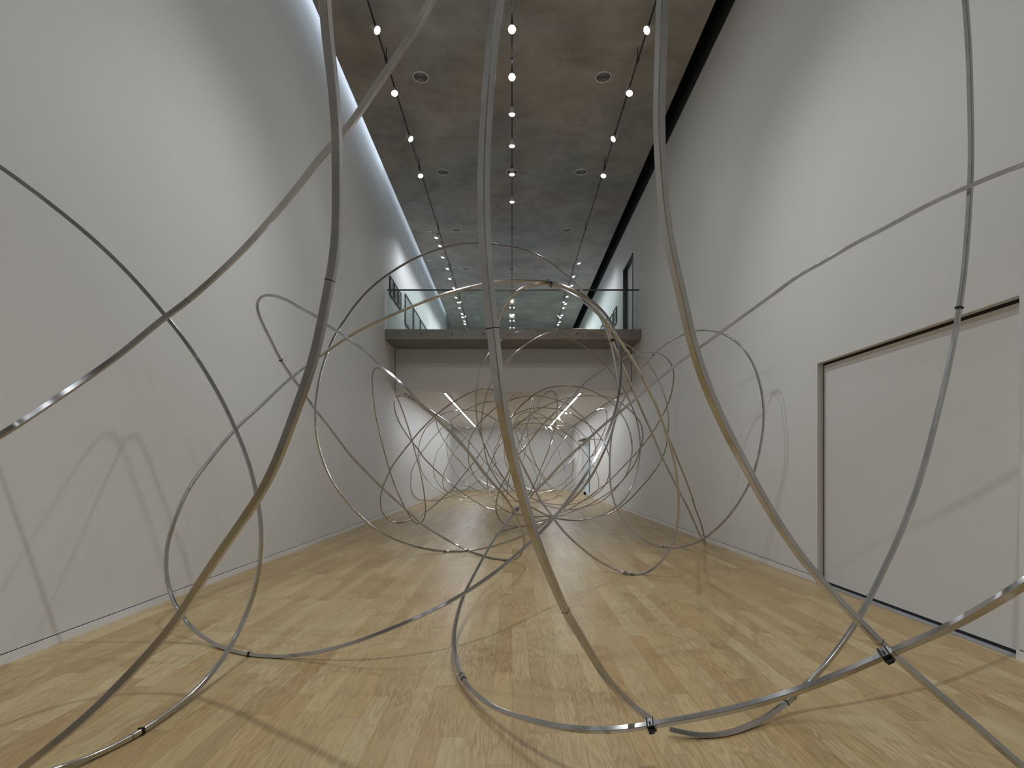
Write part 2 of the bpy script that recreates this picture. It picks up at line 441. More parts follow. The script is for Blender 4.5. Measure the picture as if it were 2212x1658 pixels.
def spotlight(x, y, z, aim, label, group, power=0, size=1.0, angle=100, blend=0.7, col=(0.905, 0.955, 1.0)):
    t = thing('track_spotlight', label, 'spotlight', (x, y, z), group)
    d = Vector(aim).normalized()
    R = d.to_track_quat('-Z', 'Y').to_matrix().to_4x4()
    s = size
    bm = BM(); lathe(bm, [(0.010, -0.0105), (0.010, -0.05*s)], 10); obj('stem', bm, M_BLACK, t)
    off = Matrix.Translation((0, 0, -0.10*s)) @ R
    bm = BM(); lathe(bm, [(0.028*s, 0.07*s), (0.034*s, 0.05*s), (0.040*s, 0.0), (0.058*s, -0.05*s), (0.064*s, -0.075*s)], 20, off); obj('housing', bm, M_LAMPW, t)
    bm = BM(); lathe(bm, [(0.060*s, -0.0755*s), (0.052*s, -0.088*s), (0.034*s, -0.096*s), (0.012*s, -0.099*s)], 20, off); obj('lens', bm, M_LENS, t)
    if abs(abs(x) - 0.085) < 0.001 or (abs(abs(x) - 2.29) > 0.01 and z == TRZ):
        cx = 0.0 if abs(x) < 1 else math.copysign(2.29, x)
        bm = BM(); box(bm, min(0, cx - x), max(0, cx - x), -0.008, 0.008, -0.024, -0.0105); obj('arm', bm, M_BLACK, t)
    if power > 0:
        ld = bpy.data.lights.new('lamp', 'SPOT'); ld.energy = power; ld.spot_size = math.radians(angle); ld.spot_blend = blend
        ld.shadow_soft_size = 0.035; ld.color = col
        lo = bpy.data.objects.new('lamp', ld); COL.objects.link(lo); lo.parent = t
        p = off @ Vector((0, 0, -0.16*s))
        lo.location = p; lo.rotation_euler = R.to_euler()
    return t

ordn = ['first', 'second', 'third', 'fourth', 'fifth', 'sixth', 'seventh', 'eighth', 'ninth', 'tenth', 'eleventh', 'twelfth', 'thirteenth', 'fourteenth', 'fifteenth', 'sixteenth', 'seventeenth']
GB = 'track spotlights over the near hall'
for i, y in enumerate([9.09, 10.6, 12.1, 13.6]):
    ax = 0.25 if i % 2 else 1.0
    spotlight(-2.29, y, TRZ, (ax, -0.30, -1), 'glowing white spotlight on the left track before the gallery, %s from the viewer' % ordn[i], GB, POWER_SIDE * (1, 0.9, 1, 0.4)[i])
    spotlight(2.29, y, TRZ, (-ax, -0.30, -1), 'glowing white spotlight on the right track before the gallery, %s from the viewer' % ordn[i], GB, POWER_SIDE * (1, 0.9, 1, 0.4)[i])
for i, y in enumerate([9.09, 10.2, 11.2, 12.3, 13.5, 14.9]):
    spotlight(0.0, y, TRZ, (0.0, -0.75 if i < 2 else 0.1, -1), 'glowing white spotlight on the middle track, %s from the viewer' % ordn[i], GB, POWER_MID if i < 2 else POWER_MID * 0.06)
# the tracks go on behind and above the viewer; unseen lamps added for light
for i, y in enumerate([-4.5, -1.5, 1.5, 4.6, 6.9]):
    for x in (-2.29, 2.29):
        spotlight(x, y, TRZ, (-0.45 * x if i % 2 else -0.1 * x, 0.1, -1), 'unseen track spotlight added above the viewer to light the header wall', 'track spotlights above the viewer', POWER_SIDE * 0.6)
    if i < 3: spotlight(0.0, y, TRZ, (0.0, 0.1, -1), 'unseen track spotlight added above the viewer to light the header wall', 'track spotlights above the viewer', POWER_MID * (2.1 if i == 2 else 0.1), 1.0, 72 if i == 2 else 100)
    else: spotlight(0.0, y, TRZ, (0.0, 1.0, -0.5), 'unseen track spotlight added above the viewer to light the header wall', 'track spotlights above the viewer', 190, 1.0, 50, 0.9, (1.0, 0.95, 0.86))  # unseen warm lamps added to brighten the header wall and slab edge

COOL = (0.88, 0.95, 1.0)
GL, GR, GM = 'gallery spotlights on the left track', 'gallery spotlights on the right track', 'gallery spotlights on the middle track'
for i, py in enumerate([506, 524, 549, 574, 596, 616, 637, 648, 660, 673, 680, 689, 695, 708]):
    y = 7.36 * 1180 / (1008 - py)
    dx = (-0.09, -0.06)[i % 2]
    spotlight(-2.29 + dx, y, TRZ, (-0.3, 0.05, -1), 'small spotlight of the left track above the gallery, %s from the glass rail' % ordn[i], GL, POWER_FAR, 0.85, 150, 1.0, COOL)
for i, py in enumerate([562, 591, 611, 635, 651, 660, 676, 681, 691, 697, 709]):
    y = 7.36 * 1180 / (1008 - py)
    dx = (0.08, 0.04)[i % 2]
    spotlight(2.29 + dx, y, TRZ, (0.3, 0.05, -1), 'small spotlight of the right track above the gallery, %s from the glass rail' % ordn[i], GR, POWER_FAR * 1.2, 0.85, 150, 1.0, COOL)
for i, py in enumerate([661, 677, 690, 705]):
    y = 7.36 * 1180 / (1008 - py)
    for s in (-1, 1):
        spotlight(s * 0.085, y, TRZ, (0, 0, -1), 'small spotlight of the middle track above the gallery, %s pair, %s one' % (ordn[i], 'left' if s < 0 else 'right'), GM, 0, 0.6)

# cool light strip lying in the slot above the left wall
t = thing('cove_light', 'bluish light strip hidden in the ceiling slot above the left wall', 'light', (-3.36, 0, CEIL + 0.80))
bm = BM(); box(bm, -0.03, 0.03, Y0 + 0.5, Y1 - 0.3, 0.0, 0.2); obj('housing', bm, M_LAMPW, t)
for yy, pw in ((-3.0, 1.0), (4.4, 1.0), (11.6, 0.8), (18.8, 0.45), (26.0, 0.45)):
    ld = bpy.data.lights.new('lamp', 'AREA'); ld.shape = 'RECTANGLE'; ld.size = 7.2; ld.size_y = 0.05; ld.energy = COVE_W * pw; ld.color = (0.72, 0.86, 1.0)
    lo = bpy.data.objects.new('lamp', ld); COL.objects.link(lo); lo.parent = t
    lo.location = (0.0, yy, -0.01)
    dd = Vector((-0.35, 0, -1.0)).normalized()
    q = Matrix((( 0, 0, 0),(0,0,0),(0,0,0)))
    zax = -dd; xax = Vector((0, 1, 0)); yax = zax.cross(xax)
    lo.rotation_euler = Matrix((xax, yax, zax)).transposed().to_euler()

# linear lights and spots of the low room
def line_light(x, label):
    t = thing('linear_light', label, 'ceiling light', (x, 0, LOWC - 0.001))
    bm = BM(); box(bm, -0.035, 0.035, YH + 0.25, 31.7, -0.03, 0.0); obj('housing', bm, M_LAMPW, t)
    bm = BM(); box(bm, -0.019, 0.019, YH + 0.27, 31.68, -0.036, -0.031); obj('diffuser', bm, M_LINE, t)
line_light(-2.08, 'long glowing white line light in the low ceiling, left')
line_light(2.12, 'long glowing white line light in the low ceiling, right')
for i, y in enumerate([21.6, 24.6, 30.0]):
    t = spotlight(2.12, y, LOWC - 0.036, (0.3, 0.1, -1), 'white spotlight on the right line light in the low room, %s one' % ordn[i], 'spotlights on the right line light', 60, 0.9)

# ------------------------------------------------------------------ the metal loops
TUBES = [
 ('A', 0, [(-0.475,1.38,2.636),(-0.488,1.42,2.6),(-0.491,1.474,2.494),(-0.493,1.52,2.395),(-0.5,1.561,2.302),(-0.513,1.6,2.202),(-0.524,1.632,2.089),(-0.537,1.647,2.012),(-0.556,1.66,1.943),(-0.581,1.676,1.842),(-0.609,1.69,1.741),(-0.65,1.705,1.63),(-0.691,1.72,1.537),(-0.757,1.751,1.399),(-0.834,1.78,1.278),(-0.956,1.82,1.125),(-1.062,1.853,0.988),(-1.162,1.87,0.847),(-1.293,1.861,0.693),(-1.424,1.835,0.554),(-1.605,1.8,0.4),(-1.748,1.8,0.293)]),
 ('B', 0, [(-0.227,1.9,3.107),(-0.295,2,3.095),(-0.361,2.065,3.048),(-0.476,2.16,2.976),(-0.6,2.256,2.899),(-0.725,2.35,2.819),(-0.788,2.39,2.797),(-1.071,2.6,2.656),(-1.421,2.8,2.457),(-1.728,2.86,2.233),(-1.818,2.856,2.166),(-2.024,2.8,1.954),(-2.186,2.635,1.724),(-2.296,2.45,1.528),(-2.462,2.45,1.435)]),
 ('C', 0, [(-0.027,1.43,2.681),(-0.036,1.42,2.6),(-0.053,1.411,2.457),(-0.063,1.404,2.328),(-0.069,1.4,2.227),(-0.072,1.396,2.106),(-0.071,1.395,2),(-0.066,1.4,1.92),(-0.061,1.408,1.848),(-0.05,1.423,1.745),(-0.041,1.438,1.665),(-0.027,1.47,1.546),(-0.017,1.488,1.5),(0.004,1.543,1.4),(0.026,1.6,1.322),(0.047,1.67,1.243),(0.071,1.745,1.17),(0.119,1.88,1.041),(0.166,2.002,0.927),(0.195,2.07,0.857),(0.274,2.201,0.708),(0.347,2.3,0.576),(0.415,2.367,0.466),(0.502,2.429,0.356),(0.619,2.5,0.243),(0.644,2.5,0.224)]),
 ('D', 0, [(0.406,1.46,2.708),(0.405,1.47,2.643),(0.403,1.48,2.498),(0.404,1.5,2.324),(0.424,1.545,2.204),(0.453,1.6,2.089),(0.484,1.638,2.002),(0.517,1.671,1.924),(0.543,1.7,1.845),(0.584,1.73,1.74),(0.619,1.751,1.659),(0.7,1.8,1.521),(0.745,1.835,1.462),(0.844,1.923,1.348),(0.946,2,1.226),(1.068,2.052,1.076),(1.174,2.08,0.957),(1.344,2.12,0.792),(1.474,2.15,0.673),(1.53,2.163,0.628),(1.728,2.2,0.462),(1.874,2.18,0.334),(1.997,2.15,0.217),(2.121,2.15,0.117)]),
 ('E', 0, [(2.724,3.3,4.374),(2.738,3.3,4.206),(2.787,3.332,3.895),(2.844,3.385,3.418),(2.855,3.4,3.211),(2.853,3.406,3.07),(2.846,3.41,2.892),(2.831,3.409,2.71),(2.811,3.406,2.536),(2.783,3.4,2.375),(2.754,3.389,2.237),(2.671,3.35,1.972),(2.545,3.295,1.622),(2.428,3.246,1.326),(2.286,3.2,1.026),(2.149,3.17,0.774),(2.01,3.146,0.542),(1.864,3.12,0.351),(1.725,3.098,0.208),(1.66,3.085,0.158),(1.552,3.05,0.092),(1.404,2.975,0.038),(1.193,2.861,0.015),(1.066,2.808,0.014),(0.938,2.795,0.02),(0.807,2.8,0.044)]),
 ('HF', 0, [(2.934,2.9,3.063),(2.906,3.1,3.1),(2.87,3.216,3.112),(2.821,3.367,3.115),(2.769,3.519,3.115),(2.715,3.7,3.105),(2.663,3.909,3.091),(2.605,4.148,3.081),(2.54,4.414,3.055),(2.454,4.7,3.02),(2.347,4.999,2.933),(2.234,5.241,2.844),(2.102,5.5,2.739),(1.973,5.751,2.639),(1.789,6.084,2.49),(1.575,6.4,2.294),(1.313,6.623,2.058),(1.185,6.69,1.954),(0.942,6.8,1.727),(0.646,6.926,1.446),(0.465,6.984,1.245),(0.214,7,0.995),(0.078,6.886,0.873),(-0.007,6.7,0.774),(-0.18,6.259,0.591),(-0.291,5.8,0.448),(-0.365,5.254,0.349),(-0.42,4.7,0.272),(-0.434,4.302,0.206),(-0.422,3.95,0.145),(-0.385,3.715,0.102),(-0.313,3.45,0.065),(-0.212,3.194,0.063),(-0.087,2.95,0.085),(0.074,2.701,0.14),(0.247,2.5,0.194),(0.398,2.424,0.22),(0.47,2.403,0.234),(0.65,2.35,0.286),(0.853,2.247,0.378),(1.055,2.15,0.485),(1.265,2.105,0.588),(1.428,2.05,0.694),(1.484,1.984,0.758),(1.521,1.85,0.866),(1.5,1.6,1.045),(1.605,1.6,1.116)]),
 ('G', 0, [(-3.116,3.1,3.234),(-2.999,3.2,3.144),(-2.836,3.276,3.014),(-2.619,3.373,2.819),(-2.446,3.453,2.631),(-2.253,3.55,2.368),(-2.104,3.629,2.123),(-1.973,3.702,1.847),(-1.891,3.75,1.625),(-1.835,3.786,1.438),(-1.79,3.824,1.196),(-1.773,3.842,1.026),(-1.77,3.85,0.832),(-1.789,3.849,0.637),(-1.824,3.828,0.463),(-1.863,3.75,0.291),(-1.881,3.569,0.151),(-1.894,3.3,0.056),(-1.902,3.062,0.028),(-1.917,2.84,0.022),(-1.962,2.667,0.015),(-2.032,2.48,0.027),(-2.166,2.376,0.014)]),
 ('I', 1, [(0.122,6,3.426),(-0.031,6.074,3.456),(-0.349,6.2,3.455),(-0.718,6.231,3.373),(-0.876,6.23,3.319),(-1.215,6.2,3.173),(-1.623,6.134,2.962),(-1.834,6.078,2.826),(-2.093,5.95,2.592),(-2.196,5.855,2.476),(-2.329,5.656,2.276),(-2.467,5.4,2.005),(-2.629,5.176,1.734),(-2.762,4.95,1.421),(-2.828,4.786,1.202),(-2.857,4.65,0.965),(-2.888,4.586,0.755),(-2.879,4.547,0.562),(-2.826,4.5,0.388),(-2.719,4.438,0.238),(-2.603,4.38,0.136),(-2.44,4.3,0.057),(-2.184,4.144,0.014),(-1.921,4.003,0.014),(-1.699,3.961,0.014),(-1.401,3.917,0.059),(-1.111,3.88,0.144),(-0.842,3.911,0.24),(-0.574,4,0.34),(-0.358,4.137,0.433),(-0.129,4.35,0.552),(0.13,4.707,0.713),(0.27,4.9,0.814),(0.432,5.092,0.961),(0.6,5.28,1.145),(0.714,5.4,1.286),(0.821,5.505,1.434),(0.948,5.622,1.649),(1.034,5.7,1.836),(1.11,5.769,2.062),(1.153,5.816,2.294),(1.169,5.85,2.478),(1.164,5.871,2.616),(1.137,5.887,2.754),(1.097,5.9,2.878),(1.045,5.913,2.99),(0.964,5.925,3.092),(0.858,5.939,3.194),(0.75,5.95,3.263),(0.615,5.963,3.344),(0.479,5.974,3.392),(0.342,5.984,3.415)]),
 ('J', 1, [(-0.523,7.5,4.457),(-0.856,7.431,4.385),(-1.242,7.35,4.221),(-1.619,7.265,3.967),(-1.857,7.206,3.75),(-1.987,7.171,3.595),(-2.107,7.136,3.419),(-2.227,7.1,3.216),(-2.315,7.077,3.054),(-2.388,7.058,2.858),(-2.463,7.05,2.624),(-2.522,7.048,2.304),(-2.543,7.059,2.063),(-2.546,7.1,1.829),(-2.527,7.169,1.614),(-2.465,7.309,1.306),(-2.345,7.5,1.006),(-2.111,7.827,0.626),(-1.889,8.106,0.377),(-1.577,8.436,0.179),(-1.407,8.6,0.104),(-1.106,8.85,0.022),(-0.748,8.911,0.02),(-0.389,8.9,0.077),(-0.01,8.809,0.2),(0.258,8.7,0.329),(0.577,8.51,0.565),(0.89,8.3,0.859),(1.074,8.188,1.084),(1.225,8.089,1.332),(1.356,8,1.631),(1.431,7.963,1.813),(1.505,7.928,2.113),(1.54,7.9,2.411),(1.515,7.877,2.635),(1.434,7.836,3.074),(1.309,7.8,3.423),(1.165,7.769,3.665),(0.977,7.734,3.897),(0.78,7.7,4.069),(0.451,7.644,4.296),(0.142,7.596,4.409),(-0.262,7.537,4.459)]),
 ('K', 1, [(-2.802,6,3.177),(-2.752,5.98,3.253),(-2.631,5.959,3.26),(-2.425,5.9,3.182),(-2.25,5.81,3.076),(-2.008,5.668,2.929),(-1.895,5.6,2.834),(-1.731,5.518,2.734),(-1.611,5.455,2.645),(-1.456,5.378,2.529),(-1.273,5.3,2.357),(-1.137,5.276,2.254),(-1.029,5.279,2.148),(-0.936,5.3,2.047),(-0.843,5.329,1.956),(-0.754,5.362,1.878),(-0.658,5.418,1.782),(-0.566,5.5,1.682),(-0.476,5.613,1.574),(-0.377,5.775,1.436),(-0.303,5.921,1.322),(-0.158,6.2,1.135),(-0.046,6.498,0.974),(0.014,6.75,0.84),(0.053,6.9,0.757),(0.115,7.22,0.575),(0.151,7.409,0.464),(0.173,7.6,0.331),(0.135,7.799,0.146),(0.052,7.905,0.056),(-0.096,8.05,0.016),(-0.314,8.232,0.014),(-0.422,8.403,0.014),(-0.734,8.75,0.062),(-1.098,8.782,0.248),(-1.422,8.697,0.473),(-1.74,8.5,0.807),(-1.959,8.266,1.065),(-2.15,7.943,1.347),(-2.284,7.7,1.563),(-2.361,7.551,1.713),(-2.473,7.314,1.951),(-2.569,7.1,2.145),(-2.618,6.942,2.281),(-2.74,6.5,2.639),(-2.786,6.269,2.875),(-2.802,6.196,2.952),(-2.817,6.086,3.074)]),
 ('L', 1, [(0.385,5.97,3.385),(0.503,5.935,3.335),(0.608,5.897,3.268),(0.738,5.85,3.178),(0.867,5.811,3.059),(0.972,5.8,2.955),(1.069,5.811,2.84),(1.141,5.83,2.746),(1.222,5.859,2.638),(1.342,5.915,2.487),(1.48,6,2.272),(1.609,6.104,2.08),(1.705,6.208,1.918),(1.783,6.3,1.771),(1.934,6.502,1.442),(2.03,6.681,1.134),(2.075,6.8,0.88),(2.069,6.877,0.6),(1.993,6.918,0.341),(1.84,6.97,0.119),(1.679,7.014,0.014),(1.503,6.983,0.014),(1.281,7.2,0.077),(1.158,7.24,0.135),(0.89,7.32,0.334),(0.671,7.4,0.55),(0.539,7.488,0.724),(0.434,7.563,0.871),(0.352,7.6,1.008),(0.296,7.604,1.12),(0.106,7.5,1.495),(0.012,7.327,1.747),(-0.072,7.1,2.037),(-0.14,6.862,2.422),(-0.169,6.646,2.784),(-0.176,6.5,3.006),(-0.119,6.357,3.176),(-0.016,6.216,3.301),(0.114,6.1,3.382),(0.234,6.036,3.401)]),
 ('S', 0, [(0.396,5.99,3.397),(0.509,6.009,3.378),(0.618,6.024,3.327),(0.759,6.05,3.263),(0.905,6.1,3.181),(0.985,6.151,3.118),(1.065,6.219,3.052),(1.104,6.293,2.976),(1.163,6.4,2.884),(1.281,6.602,2.747),(1.398,6.83,2.608),(1.546,7.1,2.446),(1.667,7.317,2.317),(1.85,7.659,2.114),(2.058,8,1.868),(2.295,8.331,1.528),(2.594,8.67,1.115),(2.914,9,0.678),(3.214,9.273,0.185),(3.32,9.35,0.04)]),
 ('S2', 0, [(3.32,9.35,0.04),(3.273,9.315,0.227),(3.198,9.273,0.46),(3.091,9.2,0.678),(2.963,9.066,0.964),(2.762,8.867,1.327),(2.522,8.6,1.715),(2.339,8.339,1.974),(2.115,8,2.255),(1.98,8,2.553),(1.824,8,2.851)]),
 ('M', 1, [(2.919,8.3,3.462),(3.016,8.151,3.415),(3.134,7.943,3.292),(3.248,7.75,3.104),(3.332,7.619,2.888),(3.381,7.518,2.648),(3.406,7.45,2.407),(3.415,7.411,2.175),(3.41,7.411,1.94),(3.409,7.45,1.785),(3.407,7.658,1.355),(3.371,7.847,1.068),(3.274,8.15,0.703),(3.12,8.622,0.32),(2.976,8.981,0.124),(2.798,9.3,0.016),(2.57,9.419,0.014),(2.307,9.9,0.103),(2.136,10.081,0.285),(2.021,10.205,0.488),(1.929,10.3,0.715),(1.878,10.364,0.983),(1.858,10.392,1.255),(1.86,10.4,1.572),(1.868,10.397,1.704),(1.886,10.373,1.943),(1.938,10.3,2.225),(1.997,10.202,2.45),(2.095,10.05,2.711),(2.181,9.9,2.914),(2.283,9.712,3.11),(2.452,9.4,3.331),(2.598,9.143,3.457),(2.782,8.8,3.527),(2.853,8.566,3.516)]),
 ('P1', 1, [(-2.98,12,3.584),(-3.043,11.996,3.522),(-3.067,11.983,3.347),(-3.066,12,3.126),(-3.062,12.062,2.92),(-3.035,12.224,2.469),(-2.983,12.382,2.072),(-2.883,12.6,1.515),(-2.834,12.681,1.29),(-2.737,12.815,0.913),(-2.676,12.876,0.743),(-2.534,13,0.395),(-2.399,13.105,0.121),(-2.327,13.135,0.029),(-2.236,13.129,0.014),(-2.151,13.152,0.066),(-2.104,13.136,0.188),(-2.072,13.1,0.372),(-2.089,13.043,0.68),(-2.123,12.983,0.98),(-2.182,12.9,1.337),(-2.231,12.842,1.561),(-2.311,12.742,1.916),(-2.337,12.707,2.033),(-2.413,12.6,2.351),(-2.492,12.49,2.63),(-2.563,12.388,2.859),(-2.628,12.306,3.035),(-2.72,12.2,3.258),(-2.819,12.096,3.468),(-2.892,12.043,3.552)]),
 ('P2', 0, [(-1.507,20,2.531),(-1.853,18,2.69),(-2.118,16,2.862),(-2.493,15.4,3.11),(-2.873,15,3.306),(-2.922,14.849,3.316),(-2.977,14.586,3.284),(-3.021,14.408,3.245),(-3.064,14.3,3.165),(-3.084,14.27,3.03),(-3.058,14.275,2.847),(-2.982,14.349,2.591),(-2.8,14.5,2.243),(-2.705,14.566,2.1),(-2.472,14.776,1.77),(-2.463,14.8,1.725),(-2.166,15.009,1.37),(-1.624,15.5,0.814),(-1.359,16.072,0.571),(-1.46,16.252,0.607),(-1.152,17,0.32),(-0.836,17.256,0.114),(-0.571,17.4,0.031),(-0.351,17.624,0.046),(-0.273,17.81,0.171),(-0.292,18,0.324),(-0.359,18,0.523)]),
 ('P2b', 0, [(-2.482,18,2.996),(-2.509,18.072,2.903),(-2.453,18.279,2.618),(-2.287,18.567,2.261),(-2.061,19,1.862),(-1.825,19.854,1.522),(-1.797,20,1.457),(-1.684,20.42,1.289),(-1.461,21,1.055),(-1.043,21.539,0.729),(-0.56,22,0.492)]),
 ('P3', 0, [(-0.139,13,3.064),(-0.429,12.4,3.134),(-0.621,12.344,3.152),(-0.826,12.358,3.117),(-1.114,12.4,2.986),(-1.333,12.395,2.86),(-1.744,12.4,2.553),(-1.802,12.407,2.496),(-2.083,12.447,2.225),(-2.32,12.493,1.952),(-2.7,12.6,1.494),(-2.817,12.659,1.326),(-2.991,12.804,1.008),(-3.084,12.9,0.803),(-3.14,13.008,0.559),(-3.129,13.111,0.335),(-3.037,13.209,0.157),(-2.898,13.3,0.039),(-2.755,13.376,0.019),(-2.566,13.48,0.058),(-2.34,13.608,0.158),(-2.166,13.7,0.263),(-1.954,13.799,0.42),(-1.688,13.913,0.668),(-1.48,14,0.869),(-1.345,14.07,1.061),(-1.07,14.197,1.41),(-0.854,14.3,1.713),(-0.959,14.346,1.574),(-0.727,14.452,1.921),(-0.61,14.523,2.164),(-0.506,14.6,2.41),(-0.44,14.661,2.59),(-0.374,14.713,2.73),(-0.201,14.833,3.021),(0.076,15,3.395)]),
 ('P4', 0, [(-0.113,16,3.23),(-0.511,16.5,3.363),(-0.838,16.678,3.354),(-1.122,16.794,3.275),(-1.527,17,3.11),(-1.633,17.083,3.04),(-2.125,17.514,2.743),(-2.598,18,2.351),(-3.09,18.468,1.832),(-3.33,18.764,1.528),(-3.459,19,1.331),(-3.6,19.287,1.046),(-3.6,19.146,0.785),(-3.6,19.383,0.527),(-3.6,20.079,0.293),(-3.6,21.28,0.111),(-3.489,21.56,0.084),(-3.175,22,0.027),(-2.751,22.67,0.09),(-2.207,23.54,0.3),(-1.808,24,0.544),(-1.351,24.154,0.894),(-1.169,24.125,1.072),(-0.611,24,1.625)]),
 ('P5', 0, [(-0.292,18,2.765),(-0.524,18,2.93),(-0.821,17.983,3.094),(-1.118,17.96,3.208),(-1.617,18,3.261),(-1.689,18.021,3.264),(-2.114,18.257,3.221),(-2.483,18.5,3.109),(-2.615,18.591,2.998),(-2.918,18.779,2.772),(-3.162,19,2.404),(-3.276,19.155,2.06),(-3.314,19.273,1.798),(-3.302,19.309,1.739),(-3.299,19.5,1.491),(-3.245,19.943,1.126),(-3.064,20.576,0.758),(-2.609,21.5,0.295),(-2.241,21.766,0.121),(-1.637,21.724,0.014),(-1.552,21.724,0.014),(-1.082,22.329,0.068),(-0.7,22.627,0.196),(-0.268,23,0.452)]),
 ('P6', 0, [(-2.366,22,2.969),(-2.548,22,2.706),(-2.867,22.28,2.272),(-3.078,22.474,2.011),(-3.133,22.568,1.881),(-3.309,23,1.404),(-3.34,23.589,0.97),(-3.267,24.177,0.649),(-3.033,25,0.278),(-2.814,25.517,0.138),(-2.505,26.207,0.153),(-2.034,27,0.413),(-2.441,27.175,0.632),(-1.81,27.088,1.158),(-1.382,27,1.581)]),
 ('P7', 0, [(-0.233,20,3.782),(-0.564,20,3.58),(-0.875,19.965,3.319),(-1.149,19.929,3.041),(-1.429,20,2.715),(-1.398,20.015,2.735),(-1.71,20.233,2.489),(-1.918,20.463,2.275),(-2.278,21,1.893),(-2.471,21.504,1.601),(-2.749,22.32,1.219),(-2.918,23,0.875),(-2.971,23.588,0.58),(-2.881,24.297,0.287),(-2.573,25,0.048),(-2.079,24.587,0.014),(-2.209,24.587,0.014),(-1.556,25,0.117),(-0.981,25,0.232),(-0.636,25,0.393),(-0.176,25,0.692)]),
 ('P8', 0, [(-2.603,24,3.113),(-2.777,23.974,2.825),(-2.86,23.935,2.448),(-2.846,24,2.009),(-2.78,24.197,1.65),(-2.634,24.496,1.292),(-2.344,25,0.784),(-2.008,25.408,0.471),(-1.454,26,0.186)]),
 ('P9', 0, [(-0.138,15.5,3.243),(-0.436,15.461,3.082),(-0.676,15.429,2.866),(-0.893,15.5,2.673),(-0.969,15.57,2.593),(-1.131,15.833,2.38),(-1.256,16.13,2.176),(-1.323,16.5,1.891),(-1.337,16.866,1.561),(-1.323,16.991,1.446),(-1.182,17.448,1.079),(-0.955,18,0.754),(-0.731,18.622,0.544),(-0.459,19.437,0.328),(-0.196,20,0.187),(0.195,20.457,0.085),(0.676,20.794,0.025),(1.011,21,0.04),(1.211,21.116,0.072),(1.612,21.285,0.14),(2.024,21.5,0.315),(2.496,21.978,0.493),(2.501,22,0.513),(2.967,22,0.816),(3.291,22,1.241),(3.473,22,1.707)]),
 ('A1', 0, [(-0.138,15.5,3.243),(0.103,15.302,3.304),(0.379,15.083,3.332),(0.626,15,3.338),(0.933,15.065,3.309),(1.238,15.229,3.253),(1.602,15.5,3.144),(1.833,15.742,2.997),(2.111,16.093,2.826),(2.347,16.5,2.604),(2.548,17.034,2.33),(2.699,17.666,2.008),(2.734,18,1.804),(2.625,18.222,1.719),(2.375,18.903,1.227),(2.092,19.5,0.845),(1.793,20.183,0.492),(1.574,20.778,0.169),(1.154,21.5,0.097),(0.64,21.5,0.117)]),
 ('QN', 0, [(1.269,15.928,0.014),(1.54,16,0.089),(2.057,15.795,0.411),(2.418,15.5,0.728),(2.546,15.325,0.834),(2.691,15.031,1.011),(2.999,14.2,1.507),(3.232,13.694,1.868),(3.395,13.2,2.215),(3.453,12.655,2.518),(3.472,12.271,2.721),(3.469,11.9,2.972),(3.454,11.652,3.268),(3.385,11.515,3.5),(3.24,11.4,3.647),(3.07,11.292,3.723),(2.908,11.2,3.731),(2.746,11.1,3.707),(2.567,10.976,3.657),(2.237,10.731,3.55),(2.073,10.6,3.436),(1.994,10.545,3.397),(1.633,10.284,3.158),(1.362,10.1,2.949),(1.127,9.923,2.703),(0.833,9.8,2.425),(0.565,9.859,2.16),(0.301,10.1,1.825),(0.128,10.434,1.629),(-0.057,11,1.324),(-0.099,11.15,1.221),(-0.185,11.375,1.071),(-0.263,11.591,0.916),(-0.311,11.8,0.744),(-0.349,11.995,0.568),(-0.349,12.169,0.388),(-0.302,12.3,0.242),(-0.213,12.404,0.118),(-0.088,12.483,0.053),(0.12,12.6,0.017),(0.296,12.706,0.023),(0.574,12.9,0.067),(0.812,13.104,0.119),(1.086,13.369,0.167),(1.28,13.6,0.19),(1.742,14.5,0.264),(1.992,14.673,0.331),(2.677,14.8,0.731),(2.919,14.651,0.98),(3.165,14.3,1.384),(3.218,14.188,1.533),(3.286,13.923,1.876),(3.308,13.8,2.126),(3.272,13.754,2.402),(3.121,13.76,2.668),(2.877,13.8,2.913),(2.721,13.848,3.033),(2.615,13.895,3.102),(2.339,14,3.193),(2.027,14.068,3.221),(1.71,14.127,3.215),(1.392,14.2,3.166),(1.147,14.274,3.096),(0.825,14.389,2.965),(0.565,14.5,2.83),(0.301,14.621,2.64),(0.032,14.759,2.421),(-0.244,15,2.1),(-0.386,15.177,1.948),(-0.701,16,1.281)]),
 ('R', 0, [(0.514,12.6,4.553),(0.314,12.498,4.516),(0.141,12.406,4.453),(-0.087,12.3,4.331),(-0.3,12.216,4.17),(-0.532,12.128,3.888),(-0.642,12.1,3.693),(-0.743,12.11,3.35),(-0.796,12.167,3.09),(-0.815,12.2,2.994),(-0.818,12.325,2.727),(-0.79,12.51,2.425),(-0.732,12.7,2.149),(-0.647,12.868,1.91),(-0.526,13.091,1.618),(-0.341,13.4,1.323),(-0.197,13.705,1.094),(0.031,14.207,0.783),(0.413,14.8,0.595),(0.738,15.324,0.411),(0.973,15.711,0.286),(1.478,16.5,0.124),(1.65,16.829,0.083),(2.102,17.5,0.035),(2.327,17.257,0.138),(2.622,16.612,0.284),(2.872,15.8,0.628),(2.997,15.395,0.874),(3.121,14.971,1.15),(3.151,14.6,1.465),(3.145,14.329,1.727),(3.112,14.147,1.923),(3,13.9,2.259),(2.874,13.787,2.531),(2.724,13.737,2.754),(2.566,13.7,2.94),(2.343,13.653,3.097),(2.086,13.612,3.23),(1.759,13.6,3.354),(1.4,13.641,3.41),(1.092,13.708,3.401),(0.791,13.8,3.344),(0.567,13.895,3.217),(0.353,14.023,3.067),(0.161,14.2,2.905),(0.018,14.437,2.744),(-0.104,14.738,2.569),(-0.175,15,2.397)]),
